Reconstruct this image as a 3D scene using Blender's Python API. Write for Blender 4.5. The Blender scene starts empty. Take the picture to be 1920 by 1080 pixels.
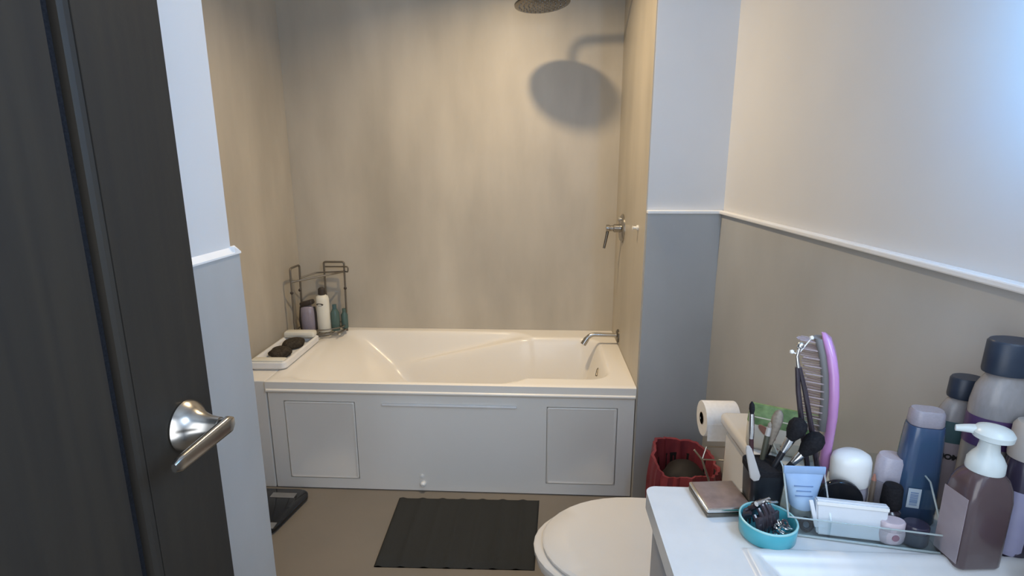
import bpy, bmesh, math, random
from mathutils import Vector, Matrix
PI = math.pi
S = bpy.context.scene
COL = S.collection
random.seed(7)

# ---------------------------------------------------------------- camera, world, lights, exposure
cam_data = bpy.data.cameras.new('camera')
cam_data.sensor_width = 36.0
cam_data.lens = 1008.1 / 1920 * 36.0
cam_data.clip_start = 0.02
cam = bpy.data.objects.new('camera', cam_data)
COL.objects.link(cam)
_p, _yaw, _roll = .2222, -.0514, .0019
cam.matrix_world = (Matrix.Translation((0, 0, 1.40)) @ Matrix.Rotation(-_yaw, 4, 'Z')
                    @ Matrix.Rotation(PI / 2 - _p, 4, 'X') @ Matrix.Rotation(-_roll, 4, 'Z'))
S.camera = cam
S.view_settings.view_transform = 'Standard'
S.view_settings.look = 'None'
S.view_settings.gamma = 1
S.view_settings.use_curve_mapping = False
S.view_settings.exposure = 0.0

world = bpy.data.worlds.new('world')
S.world = world
world.use_nodes = True
world.node_tree.nodes['Background'].inputs[0].default_value = (.62, .78, 1.0, 1)
world.node_tree.nodes['Background'].inputs[1].default_value = 1.5


def area_light(name, loc, direction, size, size_y, power, color, shape='RECTANGLE', spread=PI):
    d = bpy.data.lights.new(name, 'AREA')
    d.shape = shape
    d.size = size
    if shape in ('RECTANGLE', 'ELLIPSE'):
        d.size_y = size_y
    d.energy = power
    d.color = color
    d.spread = spread
    o = bpy.data.objects.new(name, d)
    o.location = loc
    o.rotation_euler = Vector(direction).to_track_quat('-Z', 'Y').to_euler()
    COL.objects.link(o)
    return o


# warm recessed ceiling lamp in front of the tub, daylight in the side window, daylight from the doorway
LAMP = Vector((-.19, 2.02, 2.455))
area_light('ceiling_lamp_light', LAMP, (0, .05, -1), .075, .075, 16.2, (1.0, .77, .48), 'DISK', 2.52)
area_light('window_daylight', (.685, .24, 1.78), (-1, .25, -.12), .46, .62, 11.0, (.62, .78, 1.0))
area_light('doorway_daylight', (-.12, -.22, 1.25), (0, 1, 0), .7, 1.5, 7.0, (1.0, .97, .92))


# ---------------------------------------------------------------- materials
def _nt(name):
    m = bpy.data.materials.new(name)
    m.use_nodes = True
    nt = m.node_tree
    return m, nt, nt.nodes['Principled BSDF']


def mat(name, color, rough=.5, metal=0., c2=None, scale=8., stretch=(1, 1, 1), bump=0., bscale=60., trans=0.,
        coat=0., emit=None, estr=0., spec=.5, alpha=1., ior=1.45, detail=5.):
    m, nt, b = _nt(name)
    N, L = nt.nodes, nt.links
    col = tuple(color) + (1,)
    b.inputs['Base Color'].default_value = col
    b.inputs['Roughness'].default_value = rough
    b.inputs['Metallic'].default_value = metal
    b.inputs['Transmission Weight'].default_value = trans
    b.inputs['Coat Weight'].default_value = coat
    b.inputs['Specular IOR Level'].default_value = spec
    b.inputs['IOR'].default_value = ior
    b.inputs['Alpha'].default_value = alpha
    if emit:
        b.inputs['Emission Color'].default_value = tuple(emit) + (1,)
        b.inputs['Emission Strength'].default_value = estr
    geo = N.new('ShaderNodeNewGeometry')
    mp = N.new('ShaderNodeMapping')
    mp.inputs['Scale'].default_value = stretch
    L.new(geo.outputs['Position'], mp.inputs['Vector'])
    if c2 is None:
        c2 = tuple(min(1, c * .9) for c in color)
    n = N.new('ShaderNodeTexNoise')
    n.inputs['Scale'].default_value = scale
    n.inputs['Detail'].default_value = detail
    L.new(mp.outputs[0], n.inputs['Vector'])
    r = N.new('ShaderNodeValToRGB')
    r.color_ramp.elements[0].position = .32
    r.color_ramp.elements[1].position = .68
    r.color_ramp.elements[0].color = tuple(c2) + (1,)
    r.color_ramp.elements[1].color = col
    L.new(n.outputs['Fac'], r.inputs[0])
    L.new(r.outputs[0], b.inputs['Base Color'])
    if bump:
        n2 = N.new('ShaderNodeTexNoise')
        n2.inputs['Scale'].default_value = bscale
        n2.inputs['Detail'].default_value = 4
        L.new(geo.outputs['Position'], n2.inputs['Vector'])
        bp = N.new('ShaderNodeBump')
        bp.inputs['Strength'].default_value = bump
        bp.inputs['Distance'].default_value = .002
        L.new(n2.outputs['Fac'], bp.inputs['Height'])
        L.new(bp.outputs[0], b.inputs['Normal'])
    return m


def clear_mat(name, tint=(.92, .95, .96), gloss=.12, rough=.06):
    """thin clear plastic: mostly see-through with a gloss"""
    m = bpy.data.materials.new(name)
    m.use_nodes = True
    nt = m.node_tree
    N, L = nt.nodes, nt.links
    N.remove(N['Principled BSDF'])
    t = N.new('ShaderNodeBsdfTransparent')
    t.inputs[0].default_value = tint + (1,)
    g = N.new('ShaderNodeBsdfGlossy')
    g.inputs['Roughness'].default_value = rough
    mx = N.new('ShaderNodeMixShader')
    mx.inputs[0].default_value = gloss
    L.new(t.outputs[0], mx.inputs[1])
    L.new(g.outputs[0], mx.inputs[2])
    L.new(mx.outputs[0], N['Material Output'].inputs[0])
    return m


def milky_mat(name, color, clear=.4, rough=.25):
    """translucent plastic: diffuse body that lets part of what is behind it through"""
    m, nt, b = _nt(name)
    N, L = nt.nodes, nt.links
    b.inputs['Base Color'].default_value = tuple(color) + (1,)
    b.inputs['Roughness'].default_value = rough
    t = N.new('ShaderNodeBsdfTransparent')
    t.inputs[0].default_value = tuple(min(1, c * .5 + .5) for c in color) + (1,)
    mx = N.new('ShaderNodeMixShader')
    n = N.new('ShaderNodeTexNoise')
    n.inputs['Scale'].default_value = 14
    mr = N.new('ShaderNodeMapRange')
    mr.inputs[3].default_value = clear - .08
    mr.inputs[4].default_value = clear + .08
    L.new(n.outputs['Fac'], mr.inputs[0])
    L.new(mr.outputs[0], mx.inputs[0])
    L.new(b.outputs[0], mx.inputs[1])
    L.new(t.outputs[0], mx.inputs[2])
    L.new(mx.outputs[0], N['Material Output'].inputs[0])
    return m


M = {}
M['paint'] = mat('white_paint', (.665, .665, .67), .62, c2=(.635, .635, .642), scale=3, bump=.05, bscale=160)
M['ceiling'] = mat('ceiling_paint', (.78, .77, .75), .8, c2=(.76, .75, .73), scale=3)
M['beige'] = mat('beige_microcement', (.545, .497, .42), .42, c2=(.415, .376, .313), scale=2.6, stretch=(1, 1, .38), bump=.12, bscale=40, detail=9)
def add_streaks(m, stretch, scale, lo, hi):
    """broad trowel marks over the base colour"""
    nt = m.node_tree
    N, L = nt.nodes, nt.links
    base = N['Principled BSDF'].inputs['Base Color']
    src = base.links[0].from_socket
    geo = N.new('ShaderNodeNewGeometry')
    mp = N.new('ShaderNodeMapping')
    mp.inputs['Scale'].default_value = stretch
    n = N.new('ShaderNodeTexNoise')
    n.inputs['Scale'].default_value = scale
    n.inputs['Detail'].default_value = 6
    mr = N.new('ShaderNodeMapRange')
    mr.inputs[1].default_value, mr.inputs[2].default_value = .3, .7
    mr.inputs[3].default_value, mr.inputs[4].default_value = lo, hi
    hsv = N.new('ShaderNodeHueSaturation')
    L.new(geo.outputs['Position'], mp.inputs[0])
    L.new(mp.outputs[0], n.inputs['Vector'])
    L.new(n.outputs['Fac'], mr.inputs[0])
    L.new(mr.outputs[0], hsv.inputs['Value'])
    L.new(src, hsv.inputs['Color'])
    L.new(hsv.outputs[0], base)


add_streaks(M['beige'], (1, 1, .22), 7.0, .93, 1.07)
M['grey'] = mat('grey_microcement', (.455, .46, .458), .42, c2=(.38, .384, .382), scale=2.8, stretch=(1, 1, .6), bump=.12, bscale=40, detail=8)
M['trimwhite'] = mat('white_trim_paint', (.82, .82, .82), .4, c2=(.78, .78, .78), scale=20)
M['floor'] = mat('grey_brown_floor', (.205, .178, .148), .48, c2=(.175, .155, .13), scale=2.2, bump=.08, bscale=30, detail=8)
M['acrylic'] = mat('white_acrylic', (.82, .79, .74), .27, c2=(.795, .765, .715), scale=3, coat=.1)
M['ceramic'] = mat('white_ceramic', (.68, .655, .62), .12, c2=(.66, .635, .60), scale=4, coat=.3)
M['quartz'] = mat('white_quartz', (.585, .588, .59), .25, c2=(.55, .558, .565), scale=30)
M['door'] = mat('espresso_wood', (.029, .025, .020), .5, spec=.3, c2=(.021, .019, .017), scale=5, stretch=(10, 10, .5), bump=.12, bscale=70)
M['nickel'] = mat('brushed_nickel', (.47, .45, .42), .24, 1.0, c2=(.40, .385, .36), scale=30)
M['chrome'] = mat('chrome', (.66, .65, .63), .14, 1.0, c2=(.6, .59, .57), scale=20)
M['darkmetal'] = mat('dark_nickel', (.23, .21, .18), .3, 1.0, c2=(.17, .155, .135), scale=60)
M['wire'] = mat('grey_wire', (.19, .17, .145), .4, .7, c2=(.2, .18, .15), scale=60)
M['mat'] = mat('charcoal_pile', (.036, .037, .036), .95, c2=(.04, .041, .04), scale=9, stretch=(1.6, .12, 1), bump=1.0, bscale=500, spec=.1)
M['black'] = mat('black_plastic', (.016, .017, .022), .35, c2=(.012, .013, .017), scale=30)
M['softblack'] = mat('black_bristle', (.018, .018, .021), .9, c2=(.010, .010, .012), scale=300, spec=.15)
M['blackglass'] = mat('black_glass', (.012, .013, .016), .10, c2=(.010, .011, .014), scale=20)
M['silverpad'] = mat('silver_pad', (.24, .245, .255), .35, .3, c2=(.2, .205, .215), scale=40)
M['navycap'] = mat('navy_cap', (.022, .035, .060), .4, c2=(.016, .026, .046), scale=40)
M['bluebottle'] = mat('blue_bottle', (.055, .070, .17), .22, c2=(.035, .085, .15), scale=9, coat=.3)
M['silver'] = mat('silver', (.8, .79, .77), .2, 1.0, scale=60)
M['white'] = mat('white_plastic', (.78, .79, .78), .3, c2=(.75, .76, .75), scale=20)
M['cream'] = mat('cream_paper', (.74, .70, .60), .6, c2=(.70, .655, .56), scale=30)
M['paper'] = mat('tissue_paper', (.84, .82, .80), .9, c2=(.79, .77, .75), scale=120)
M['card'] = mat('brown_card', (.17, .13, .10), .8)
M['green'] = mat('green_print', (.24, .38, .17), .5, c2=(.10, .19, .07), scale=45)
M['redbrown'] = mat('red_brown_print', (.36, .17, .12), .5, c2=(.28, .12, .09), scale=90)
M['redbag'] = mat('red_bag', (.27, .045, .055), .38, c2=(.17, .03, .04), scale=14, bump=.8, bscale=35)
M['bindark'] = mat('bin_inside', (.016, .013, .013), .7)
M['mauve'] = mat('mauve_foil', (.30, .215, .19), .28, .35, c2=(.215, .155, .14), scale=48, coat=.4)
M['teal'] = mat('teal_enamel', (.075, .42, .50), .32, c2=(.06, .36, .46), scale=25, coat=.3)
M['tealrim'] = mat('pale_teal_rim', (.30, .58, .60), .3, c2=(.26, .52, .55), scale=30)
M['clipdark'] = mat('dark_acetate', (.045, .035, .045), .2, c2=(.028, .022, .028), scale=60, coat=.4)
M['lightblue'] = mat('light_blue_tube', (.40, .56, .76), .3, c2=(.28, .42, .66), scale=20, coat=.2)
M['mutedblue'] = mat('blue_print', (.16, .26, .46), .4)
M['packet'] = mat('white_film', (.70, .73, .77), .3, c2=(.62, .66, .71), scale=20, bump=.3, bscale=50)
M['pinkjar'] = milky_mat('pale_pink_jar', (.62, .53, .58), .12)
M['pinkdot'] = mat('plum_print', (.28, .15, .20), .5)
M['lilac'] = mat('lilac_plastic', (.50, .25, .50), .28, c2=(.45, .22, .46), scale=20, coat=.4)
M['pad'] = mat('grey_rubber_pad', (.16, .16, .165), .6)
M['bristle'] = milky_mat('pale_bristle', (.50, .42, .44), .45)
M['taupe'] = mat('taupe_hair', (.30, .265, .225), .9, c2=(.22, .195, .165), scale=200, spec=.15)
M['olive'] = mat('olive_handle', (.075, .075, .055), .35)
M['maroon'] = mat('maroon_handle', (.06, .022, .026), .3)
M['palegrey'] = mat('pale_grey_plastic', (.42, .40, .385), .35)
M['deo'] = milky_mat('frosted_lilac', (.50, .48, .56), .22)
M['frost'] = milky_mat('frosted_grey', (.42, .40, .46), .35)
M['clear'] = clear_mat('clear_acrylic', (.90, .935, .945), .05, .15)
M['clearedge'] = milky_mat('acrylic_edge', (.52, .60, .61), .35, .1)
M['pane'] = clear_mat('window_glass', (.95, .97, 1.0))
M['greybody'] = milky_mat('grey_clear_body', (.38, .37, .38), .3)
M['purplelabel'] = mat('purple_label', (.085, .045, .14), .4, c2=(.055, .03, .10), scale=40)
M['lavender'] = mat('lavender_label', (.30, .30, .44), .4, c2=(.26, .26, .40), scale=30)
M['soap'] = mat('brown_soap_body', (.095, .066, .070), .2, c2=(.078, .052, .058), scale=12, coat=.4)
M['soaplabel'] = mat('pinkish_grey_label', (.34, .30, .33), .45, c2=(.30, .26, .29), scale=30)
M['foamwhite'] = mat('pale_pump', (.62, .69, .70), .3, c2=(.58, .65, .66), scale=20)
M['greenlabel'] = mat('dark_teal_label', (.055, .115, .13), .4, c2=(.04, .09, .105), scale=30)
M['darkpurple'] = mat('dark_purple_body', (.035, .030, .055), .25, coat=.3)
M['violet'] = mat('violet_body', (.07, .03, .13), .25, coat=.3)
M['tealclear'] = milky_mat('teal_clear', (.10, .18, .175), .35)
M['lotion'] = mat('ivory_bottle', (.76, .74, .66), .35, c2=(.72, .70, .62), scale=20)
M['darkcap'] = mat('dark_brown_cap', (.045, .035, .030), .4)
M['lavclear'] = milky_mat('lavender_clear', (.40, .36, .44), .3)
M['sponge'] = mat('dark_sponge', (.075, .062, .048), .95, c2=(.035, .030, .025), scale=90, bump=1.0, bscale=160, spec=.1)
M['cabinet'] = mat('grey_cabinet', (.30, .315, .35), .4, c2=(.27, .285, .32), scale=6)
M['lampglow'] = mat('lamp_diffuser', (.9, .85, .75), .4, emit=(1.0, .80, .52), estr=6)
M['addedglow'] = mat('added_blue_glow', (.85, .9, 1), .4, emit=(.12, .47, 1.0), estr=50)  # glow of the added tube that tints the right wall blue
M['print'] = mat('dark_print', (.02, .02, .022), .5)
M['barcode'] = mat('pale_blue_sticker', (.50, .60, .70), .4)


# ---------------------------------------------------------------- mesh helpers
def new_bm():
    return bmesh.new()


def obj(name, bm, m, parent=None, smooth=True, angle=40):
    me = bpy.data.meshes.new(name)
    bmesh.ops.recalc_face_normals(bm, faces=bm.faces)
    bm.to_mesh(me)
    bm.free()
    ms = m if isinstance(m, (list, tuple)) else [m]
    for q in ms:
        me.materials.append(M[q] if isinstance(q, str) else q)
    o = bpy.data.objects.new(name, me)
    COL.objects.link(o)
    if smooth:
        me.shade_smooth()
        try:
            me.set_sharp_from_angle(angle=math.radians(angle))
        except Exception:
            pass
    if parent:
        o.parent = parent
    return o


def tag(o, label, cat, group=None):
    o['label'] = label
    o['category'] = cat
    if group:
        o['group'] = group
    return o


def thing(name, loc, label, cat, group=None, rot=(0, 0, 0)):
    o = bpy.data.objects.new(name, None)
    o.empty_display_size = .02
    COL.objects.link(o)
    o.location = loc
    o.rotation_euler = rot
    return tag(o, label, cat, group)


def struct(name, bm, m, parent=None, smooth=False):
    o = obj(name, bm, m, parent, smooth)
    if not parent:
        o['kind'] = 'structure'
    return o


def box(bm, c, size, bevel=0., seg=2, rot=None, mi=0):
    r = bmesh.ops.create_cube(bm, size=1.0)
    vs = r['verts']
    for v in vs:
        v.co = Vector((v.co.x * size[0], v.co.y * size[1], v.co.z * size[2]))
    fs = set(f for v in vs for f in v.link_faces)
    if bevel:
        es = set(e for v in vs for e in v.link_edges)
        rr = bmesh.ops.bevel(bm, geom=list(es), offset=bevel, segments=seg, profile=.5, affect='EDGES')
        vs = set(rr['verts']) | set(v for v in vs if v.is_valid)
        fs = set(f for v in vs for f in v.link_faces)
    mx = Matrix.Translation(c) @ (rot.to_4x4() if rot is not None else Matrix.Identity(4))
    for v in vs:
        v.co = mx @ v.co
    for f in fs:
        f.material_index = mi
    return list(vs)


def bx(bm, x0, x1, y0, y1, z0, z1, bevel=0., mi=0, seg=2):
    return box(bm, ((x0 + x1) / 2, (y0 + y1) / 2, (z0 + z1) / 2), (x1 - x0, y1 - y0, z1 - z0), bevel, seg, None, mi)


def loft(bm, rings, closed=True, cap0=True, cap1=True, mi=0):
    """rings: lists of points of equal length, joined in order"""
    vr = [[bm.verts.new(p) for p in r] for r in rings]
    n = len(rings[0])
    for a, b in zip(vr[:-1], vr[1:]):
        for i in range(n if closed else n - 1):
            j = (i + 1) % n
            f = bm.faces.new((a[i], a[j], b[j], b[i]))
            f.material_index = mi
    if cap0 and closed:
        bm.faces.new(vr[0]).material_index = mi
    if cap1 and closed:
        bm.faces.new(list(reversed(vr[-1]))).material_index = mi
    return vr


def axis_matrix(p0, p1):
    d = (Vector(p1) - Vector(p0))
    return Matrix.Translation(p0) @ d.to_track_quat('Z', 'Y').to_matrix().to_4x4()


def lathe(bm, prof, seg=32, mx=None, sx=1., sy=1., mi=0):
    """prof: (radius, z) pairs; sx, sy squash the circle"""
    mx = mx or Matrix.Identity(4)
    rings = []
    for r, z in prof:
        r = max(r, 1e-5)
        rings.append([mx @ Vector((r * sx * math.cos(2 * PI * i / seg), r * sy * math.sin(2 * PI * i / seg), z)) for i in range(seg)])
    return loft(bm, rings, mi=mi)


def tube(bm, pts, rad, seg=12, mi=0):
    pts = [Vector(p) for p in pts]
    n = len(pts)
    rads = rad if isinstance(rad, (list, tuple)) else [rad] * n
    t = [(pts[min(i + 1, n - 1)] - pts[max(i - 1, 0)]).normalized() for i in range(n)]
    up = Vector((0, 0, 1)) if abs(t[0].z) < .9 else Vector((1, 0, 0))
    u = (up - t[0] * up.dot(t[0])).normalized()
    rings = []
    for i in range(n):
        u = (u - t[i] * u.dot(t[i])).normalized()
        w = t[i].cross(u)
        rings.append([pts[i] + (u * math.cos(2 * PI * k / seg) + w * math.sin(2 * PI * k / seg)) * rads[i] for k in range(seg)])
    loft(bm, rings, mi=mi)


def bend(pts, r=.02, n=6):
    """round the corners of a polyline"""
    pts = [Vector(p) for p in pts]
    out = [pts[0]]
    for a, b, c in zip(pts[:-2], pts[1:-1], pts[2:]):
        d0 = (a - b)
        d1 = (c - b)
        rr = min(r, d0.length * .49, d1.length * .49)
        p = b + d0.normalized() * rr
        q = b + d1.normalized() * rr
        for k in range(n + 1):
            s = k / n
            out.append(p.lerp(b, s).lerp(b.lerp(q, s), s))
    out.append(pts[-1])
    return out


def rrect(hx, hy, r, n=6, z=0., cx=0., cy=0.):
    out = []
    for qx, qy, a0 in ((1, 1, 0), (-1, 1, 90), (-1, -1, 180), (1, -1, 270)):
        for k in range(n + 1):
            a = math.radians(a0 + 90 * k / n)
            out.append(Vector((cx + qx * (hx - r) + r * math.cos(a), cy + qy * (hy - r) + r * math.sin(a), z)))
    return out


def torus(bm, R, r, mx=None, seg=24, ts=8, sx=1., sy=1., mi=0):
    mx = mx or Matrix.Identity(4)
    vv = []
    for i in range(seg):
        a = 2 * PI * i / seg
        ring = []
        for k in range(ts):
            b = 2 * PI * k / ts
            q = R + r * math.cos(b)
            ring.append(bm.verts.new(mx @ Vector((q * sx * math.cos(a), q * sy * math.sin(a), r * math.sin(b)))))
        vv.append(ring)
    for i in range(seg):
        for k in range(ts):
            f = bm.faces.new((vv[i][k], vv[(i + 1) % seg][k], vv[(i + 1) % seg][(k + 1) % ts], vv[i][(k + 1) % ts]))
            f.material_index = mi


def smooth01(x):
    x = max(0., min(1., x))
    return x * x * (3 - 2 * x)


# ---------------------------------------------------------------- the room
YF, YB = 2.089, 2.878          # tub front, back wall
XL, XR, XW = -1.332, .4055, .695
ZT, ZC, ZCEIL = .511, 1.227, 2.50

b = new_bm(); bx(b, -1.45, .83, -.9, 3.0, -.08, 0); struct('floor', b, 'floor')
b = new_bm(); bx(b, -1.45, .83, -.25, 3.0, ZCEIL, ZCEIL + .08); struct('ceiling', b, 'ceiling')
b = new_bm(); bx(b, XL - .1, XR + .05, YB, YB + .1, 0, ZCEIL); struct('wall_back', b, 'beige')
b = new_bm(); bx(b, XL - .1, XL, 1.0, YB, 0, ZCEIL); struct('wall_left', b, 'beige')

# right wall with a window opening near the doorway
WY0, WY1, WZ0, WZ1 = 0.0, .48, 1.42, 2.12
b = new_bm()
bx(b, XW, XW + .12, WY1, YB, ZC, ZCEIL, mi=0)
bx(b, XW, XW + .12, -.2, WY0, ZC, ZCEIL, mi=0)
bx(b, XW, XW + .12, WY0, WY1, ZC, WZ0, mi=0)
bx(b, XW, XW + .12, WY0, WY1, WZ1, ZCEIL, mi=0)
bx(b, XW - .010, XW + .12, -.2, YF + .1, 0, ZC, mi=1)
struct('wall_right', b, ['paint', 'grey'])
w = new_bm()
for a0, a1, c0, c1 in ((WY0, WY1, WZ0, WZ0 + .04), (WY0, WY1, WZ1 - .04, WZ1), (WY0, WY0 + .04, WZ0, WZ1), (WY1 - .04, WY1, WZ0, WZ1), (.22, .26, WZ0, WZ1)):
    bx(w, XW + .06, XW + .10, a0, a1, c0, c1, .004)
win = struct('window_1', w, 'trimwhite')
w = new_bm(); bx(w, XW + .076, XW + .082, WY0 + .02, WY1 - .02, WZ0 + .02, WZ1 - .02); obj('pane', w, 'pane', win)

# the pier between tub and right wall: painted above, grey below, beige towards the tub
b = new_bm()
bx(b, XR + .004, XW, YF, YB, ZC, ZCEIL, mi=0)
bx(b, XR + .004, XW - .01, YF - .010, YB, 0, ZC, mi=1)
bx(b, XR, XR + .004, YF + .002, YB, 0, ZCEIL, mi=2)
struct('wall_pier', b, ['paint', 'grey', 'beige'])

# short wall beside the open door
b = new_bm()
bx(b, -.74, -.637, -.06, 1.070, ZC, ZCEIL, mi=0)
bx(b, -.74, -.628, -.06, 1.085, 0, ZC, mi=1)
struct('wall_entry', b, ['paint', 'grey'])
b = new_bm(); bx(b, XL - .1, -.74, .93, 1.06, 0, ZCEIL); struct('wall_entry_return', b, 'beige')
b = new_bm()
bx(b, .34, XW + .12, -.2, -.08, 0, ZCEIL)
bx(b, -.74, -.60, -.2, -.08, 0, ZCEIL)
bx(b, -.60, .34, -.2, -.08, 2.12, ZCEIL)
struct('wall_front', b, 'paint')

# white caps along the top of the grey band
b = new_bm(); bx(b, XW - .021, XW + .002, -.08, YF - .008, ZC - .003, ZC + .009, .003); struct('trim_1', b, 'trimwhite')
b = new_bm(); bx(b, XR + .002, XW - .004, YF - .020, YF + .004, ZC - .003, ZC + .010, .003); struct('trim_2', b, 'trimwhite')
b = new_bm()
loft(b, [[(-.639, y, ZC + .013), (-.639, y, ZC - .003), (-.6255, y, ZC - .003), (-.6255, y, ZC + .0005)] for y in (-.06, 1.088)])
loft(b, [[(x, 1.066, ZC + .013), (x, 1.066, ZC - .003), (x, 1.088, ZC - .003), (x, 1.088, ZC + .0005)] for x in (-.740, -.6257)])
struct('trim_3', b, 'trimwhite')
# ledge at the head of the tub
b = new_bm(); bx(b, XL, -1.168, YF + .01, YB, 0, ZT - .004, .004); struct('trim_4', b, 'acrylic')

# ---------------------------------------------------------------- the open door
dx = -.5
b = new_bm()
prof = [(.740, 0), (.599, 0), (.5975, -.006), (.596, 0), (.590, -.001), (.5838, -.003), (.5838, -.016), (.5672, -.016), (.5672, -.005), (.20, -.005),
        (.198, -.016), (.185, -.016), (.183, -.003), (.171, 0), (.03, 0), (-.055, 0)]
front = [(dx + d, y) for y, d in prof]
ring = front + [(dx - .04, -.055), (dx - .04, .740)]
loft(b, [[(x, y, z) for x, y in ring] for z in (.012, 2.07)])
door = struct('door_1', b, 'door', smooth=False)
b = new_bm(); bx(b, dx - .0155, dx - .0135, .5674, .5836, .02, 2.06); obj('groove_shade', b, 'softblack', door)  # near-black strip stands in for shade inside the wide groove
b = new_bm(); bx(b, dx - .0050, dx - .0025, .5963, .5987, .02, 2.06); obj('groove_shade', b, 'softblack', door)  # thin groove line, its shade painted black as well
HY, HZ = .676, 1.043
b = new_bm()
lathe(b, [(.0, 0), (.035, 0), (.0365, .004), (.034, .010), (.027, .017), (.021, .024), (.0165, .034), (.0140, .044), (.0128, .052), (0, .052)], 40,
      Matrix.Translation((dx, HY, HZ)) @ Matrix.Rotation(PI / 2, 4, 'Y'))
handle = obj('door_handle', b, 'nickel', door)
b = new_bm()
tube(b, [(dx + .02, HY, HZ), (dx + .05, HY, HZ + .001), (dx + .066, HY, HZ + .001)], [.0115, .0105, .0105], 20)
obj('spindle', b, 'nickel', handle)
b = new_bm()
rings = []
for k in range(15):
    t = k / 14
    y = HY + .012 - t * .118
    hw = (.0125 - .003 * t) * (1 if 0 < k < 14 else .6)
    th = (.0062 - .0012 * t) * (1 if 0 < k < 14 else .6)
    xo = dx + .063 - .006 * t
    zo = HZ + .002 - .004 * t
    rings.append([Vector((xo + q.x, y, zo + q.y)) for q in rrect(th, hw, th * .9, 4)])
loft(b, rings)
obj('lever', b, 'nickel', handle)

# ---------------------------------------------------------------- bath tub
TX0, TX1 = -1.165, XR - .001
tub = thing('bathtub', (0, 0, 0), 'white acrylic bathtub with grey-lit front skirt and two access panels', 'bathtub')


def rr_in(x, y, x0, x1, y0, y1, r):
    """inside distance to a rounded rectangle (positive inside)"""
    cx, cy, hx, hy = (x0 + x1) / 2, (y0 + y1) / 2, (x1 - x0) / 2, (y1 - y0) / 2
    qx, qy = abs(x - cx) - hx + r, abs(y - cy) - hy + r
    return -(math.hypot(max(qx, 0), max(qy, 0)) + min(max(qx, qy), 0) - r)


def tub_depth(x, y):
    dA = rr_in(x, y, -1.145, -.02, 2.120, 2.822, .16)
    k = smooth01((x + .16) / .14)
    dA = dA if x < -.16 else min(dA, (-.02 - x) * 1.0)
    dB = rr_in(x, y, -1.10, .305, 2.185, 2.735, .09)
    fl = .37 * smooth01((x + 1.13) / .66) if x > -1.13 else 0
    sh = .012 + .185 * max(0., min(1., (-.09 - x) / .80))
    sh = min(sh, fl)
    a = min(sh, max(dA, 0) * 3.2) if dA > 0 else 0.
    c = max(dB, 0)
    ddeep = a + c * 3.6 if c > 0 else a
    return max(a, min(fl, ddeep))


b = new_bm()
NX, NY = 250, 130
grid = []
for i in range(NX + 1):
    x = TX0 + (TX1 - TX0) * i / NX
    row = []
    for j in range(NY + 1):
        y = YF + (YB - .001 - YF) * j / NY
        e = min(x - TX0, y - YF)
        z = ZT - tub_depth(x, y) - (.004 * (1 - e / .012) ** 2 if e < .012 else 0)
        row.append([x, y, z])
    grid.append(row)
for _ in range(5):                                  # ease the creases
    z2 = [[q[2] for q in r] for r in grid]
    for i in range(1, NX):
        for j in range(1, NY):
            z2[i][j] = (grid[i][j][2] * 2 + grid[i - 1][j][2] + grid[i + 1][j][2] + grid[i][j - 1][2] + grid[i][j + 1][2]) / 6
    for i in range(NX + 1):
        for j in range(NY + 1):
            grid[i][j][2] = z2[i][j]
for _ in range(45):                                 # the backrest end is moulded softer
    z2 = {}
    for i in range(8, int(NX * .34)):
        k = smooth01((NX * .34 - i) / (NX * .14))
        for j in range(8, NY - 8):
            m_ = (grid[i - 1][j][2] + grid[i + 1][j][2] + grid[i][j - 1][2] + grid[i][j + 1][2]) / 4
            z2[i, j] = grid[i][j][2] + (m_ - grid[i][j][2]) * .8 * k
    for (i, j), z in z2.items():
        grid[i][j][2] = z
vv = [[b.verts.new(q) for q in r] for r in grid]
for i in range(NX):
    for j in range(NY):
        b.faces.new((vv[i][j], vv[i + 1][j], vv[i + 1][j + 1], vv[i][j + 1]))
low = []
for i in range(NX + 1):
    low.append(b.verts.new((grid[i][0][0], YF - .001, .474)))
for i in range(NX):
    b.faces.new((vv[i][0], low[i], low[i + 1], vv[i + 1][0]))
lowl = [low[0]] + [b.verts.new((TX0, grid[0][j][1], .474)) for j in range(1, NY + 1)]
for j in range(NY):
    b.faces.new((vv[0][j], vv[0][j + 1], lowl[j + 1], lowl[j]))
obj('basin', b, 'acrylic', tub, angle=55)
b = new_bm()
bx(b, TX0 + .004, TX1 - .002, YF + .026, YF + .034, .004, .474)
PAN = ((-1.092, -.786, .055, .416), (.040, .331, .057, .411))
xs = [TX0 + .004] + [q for p_ in PAN for q in (p_[0] - .003, p_[1] + .003)] + [TX1 - .002]
for k in (0, 2, 4):
    bx(b, xs[k], xs[k + 1], YF + .010, YF + .028, .004, .474)
for p_ in PAN:
    bx(b, p_[0] - .003, p_[1] + .003, YF + .010, YF + .028, .004, p_[2] - .003)
    bx(b, p_[0] - .003, p_[1] + .003, YF + .010, YF + .028, p_[3] + .003, .474)
tube(b, [(TX0 + .004, YF + .002, .4685), (TX1 - .002, YF + .002, .4685)], .0085, 14)
obj('apron', b, 'acrylic', tub)
for x0, x1, z0, z1 in PAN:
    b = new_bm()
    r0 = rrect((x1 - x0) / 2, (z1 - z0) / 2, .007, 6, 0, (x0 + x1) / 2, (z0 + z1) / 2)
    r1 = rrect((x1 - x0) / 2 - .004, (z1 - z0) / 2 - .004, .007, 6, 0, (x0 + x1) / 2, (z0 + z1) / 2)
    r2 = rrect((x1 - x0) / 2 - .010, (z1 - z0) / 2 - .010, .006, 6, 0, (x0 + x1) / 2, (z0 + z1) / 2)
    f = lambda r, d: [(q.x, YF + d, q.y) for q in r]
    loft(b, [f(r0, .0255), f(r0, .0095), f(r1, .0060), f(r2, .0085)])
    obj('access_panel', b, 'acrylic', tub)
b = new_bm()
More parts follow.
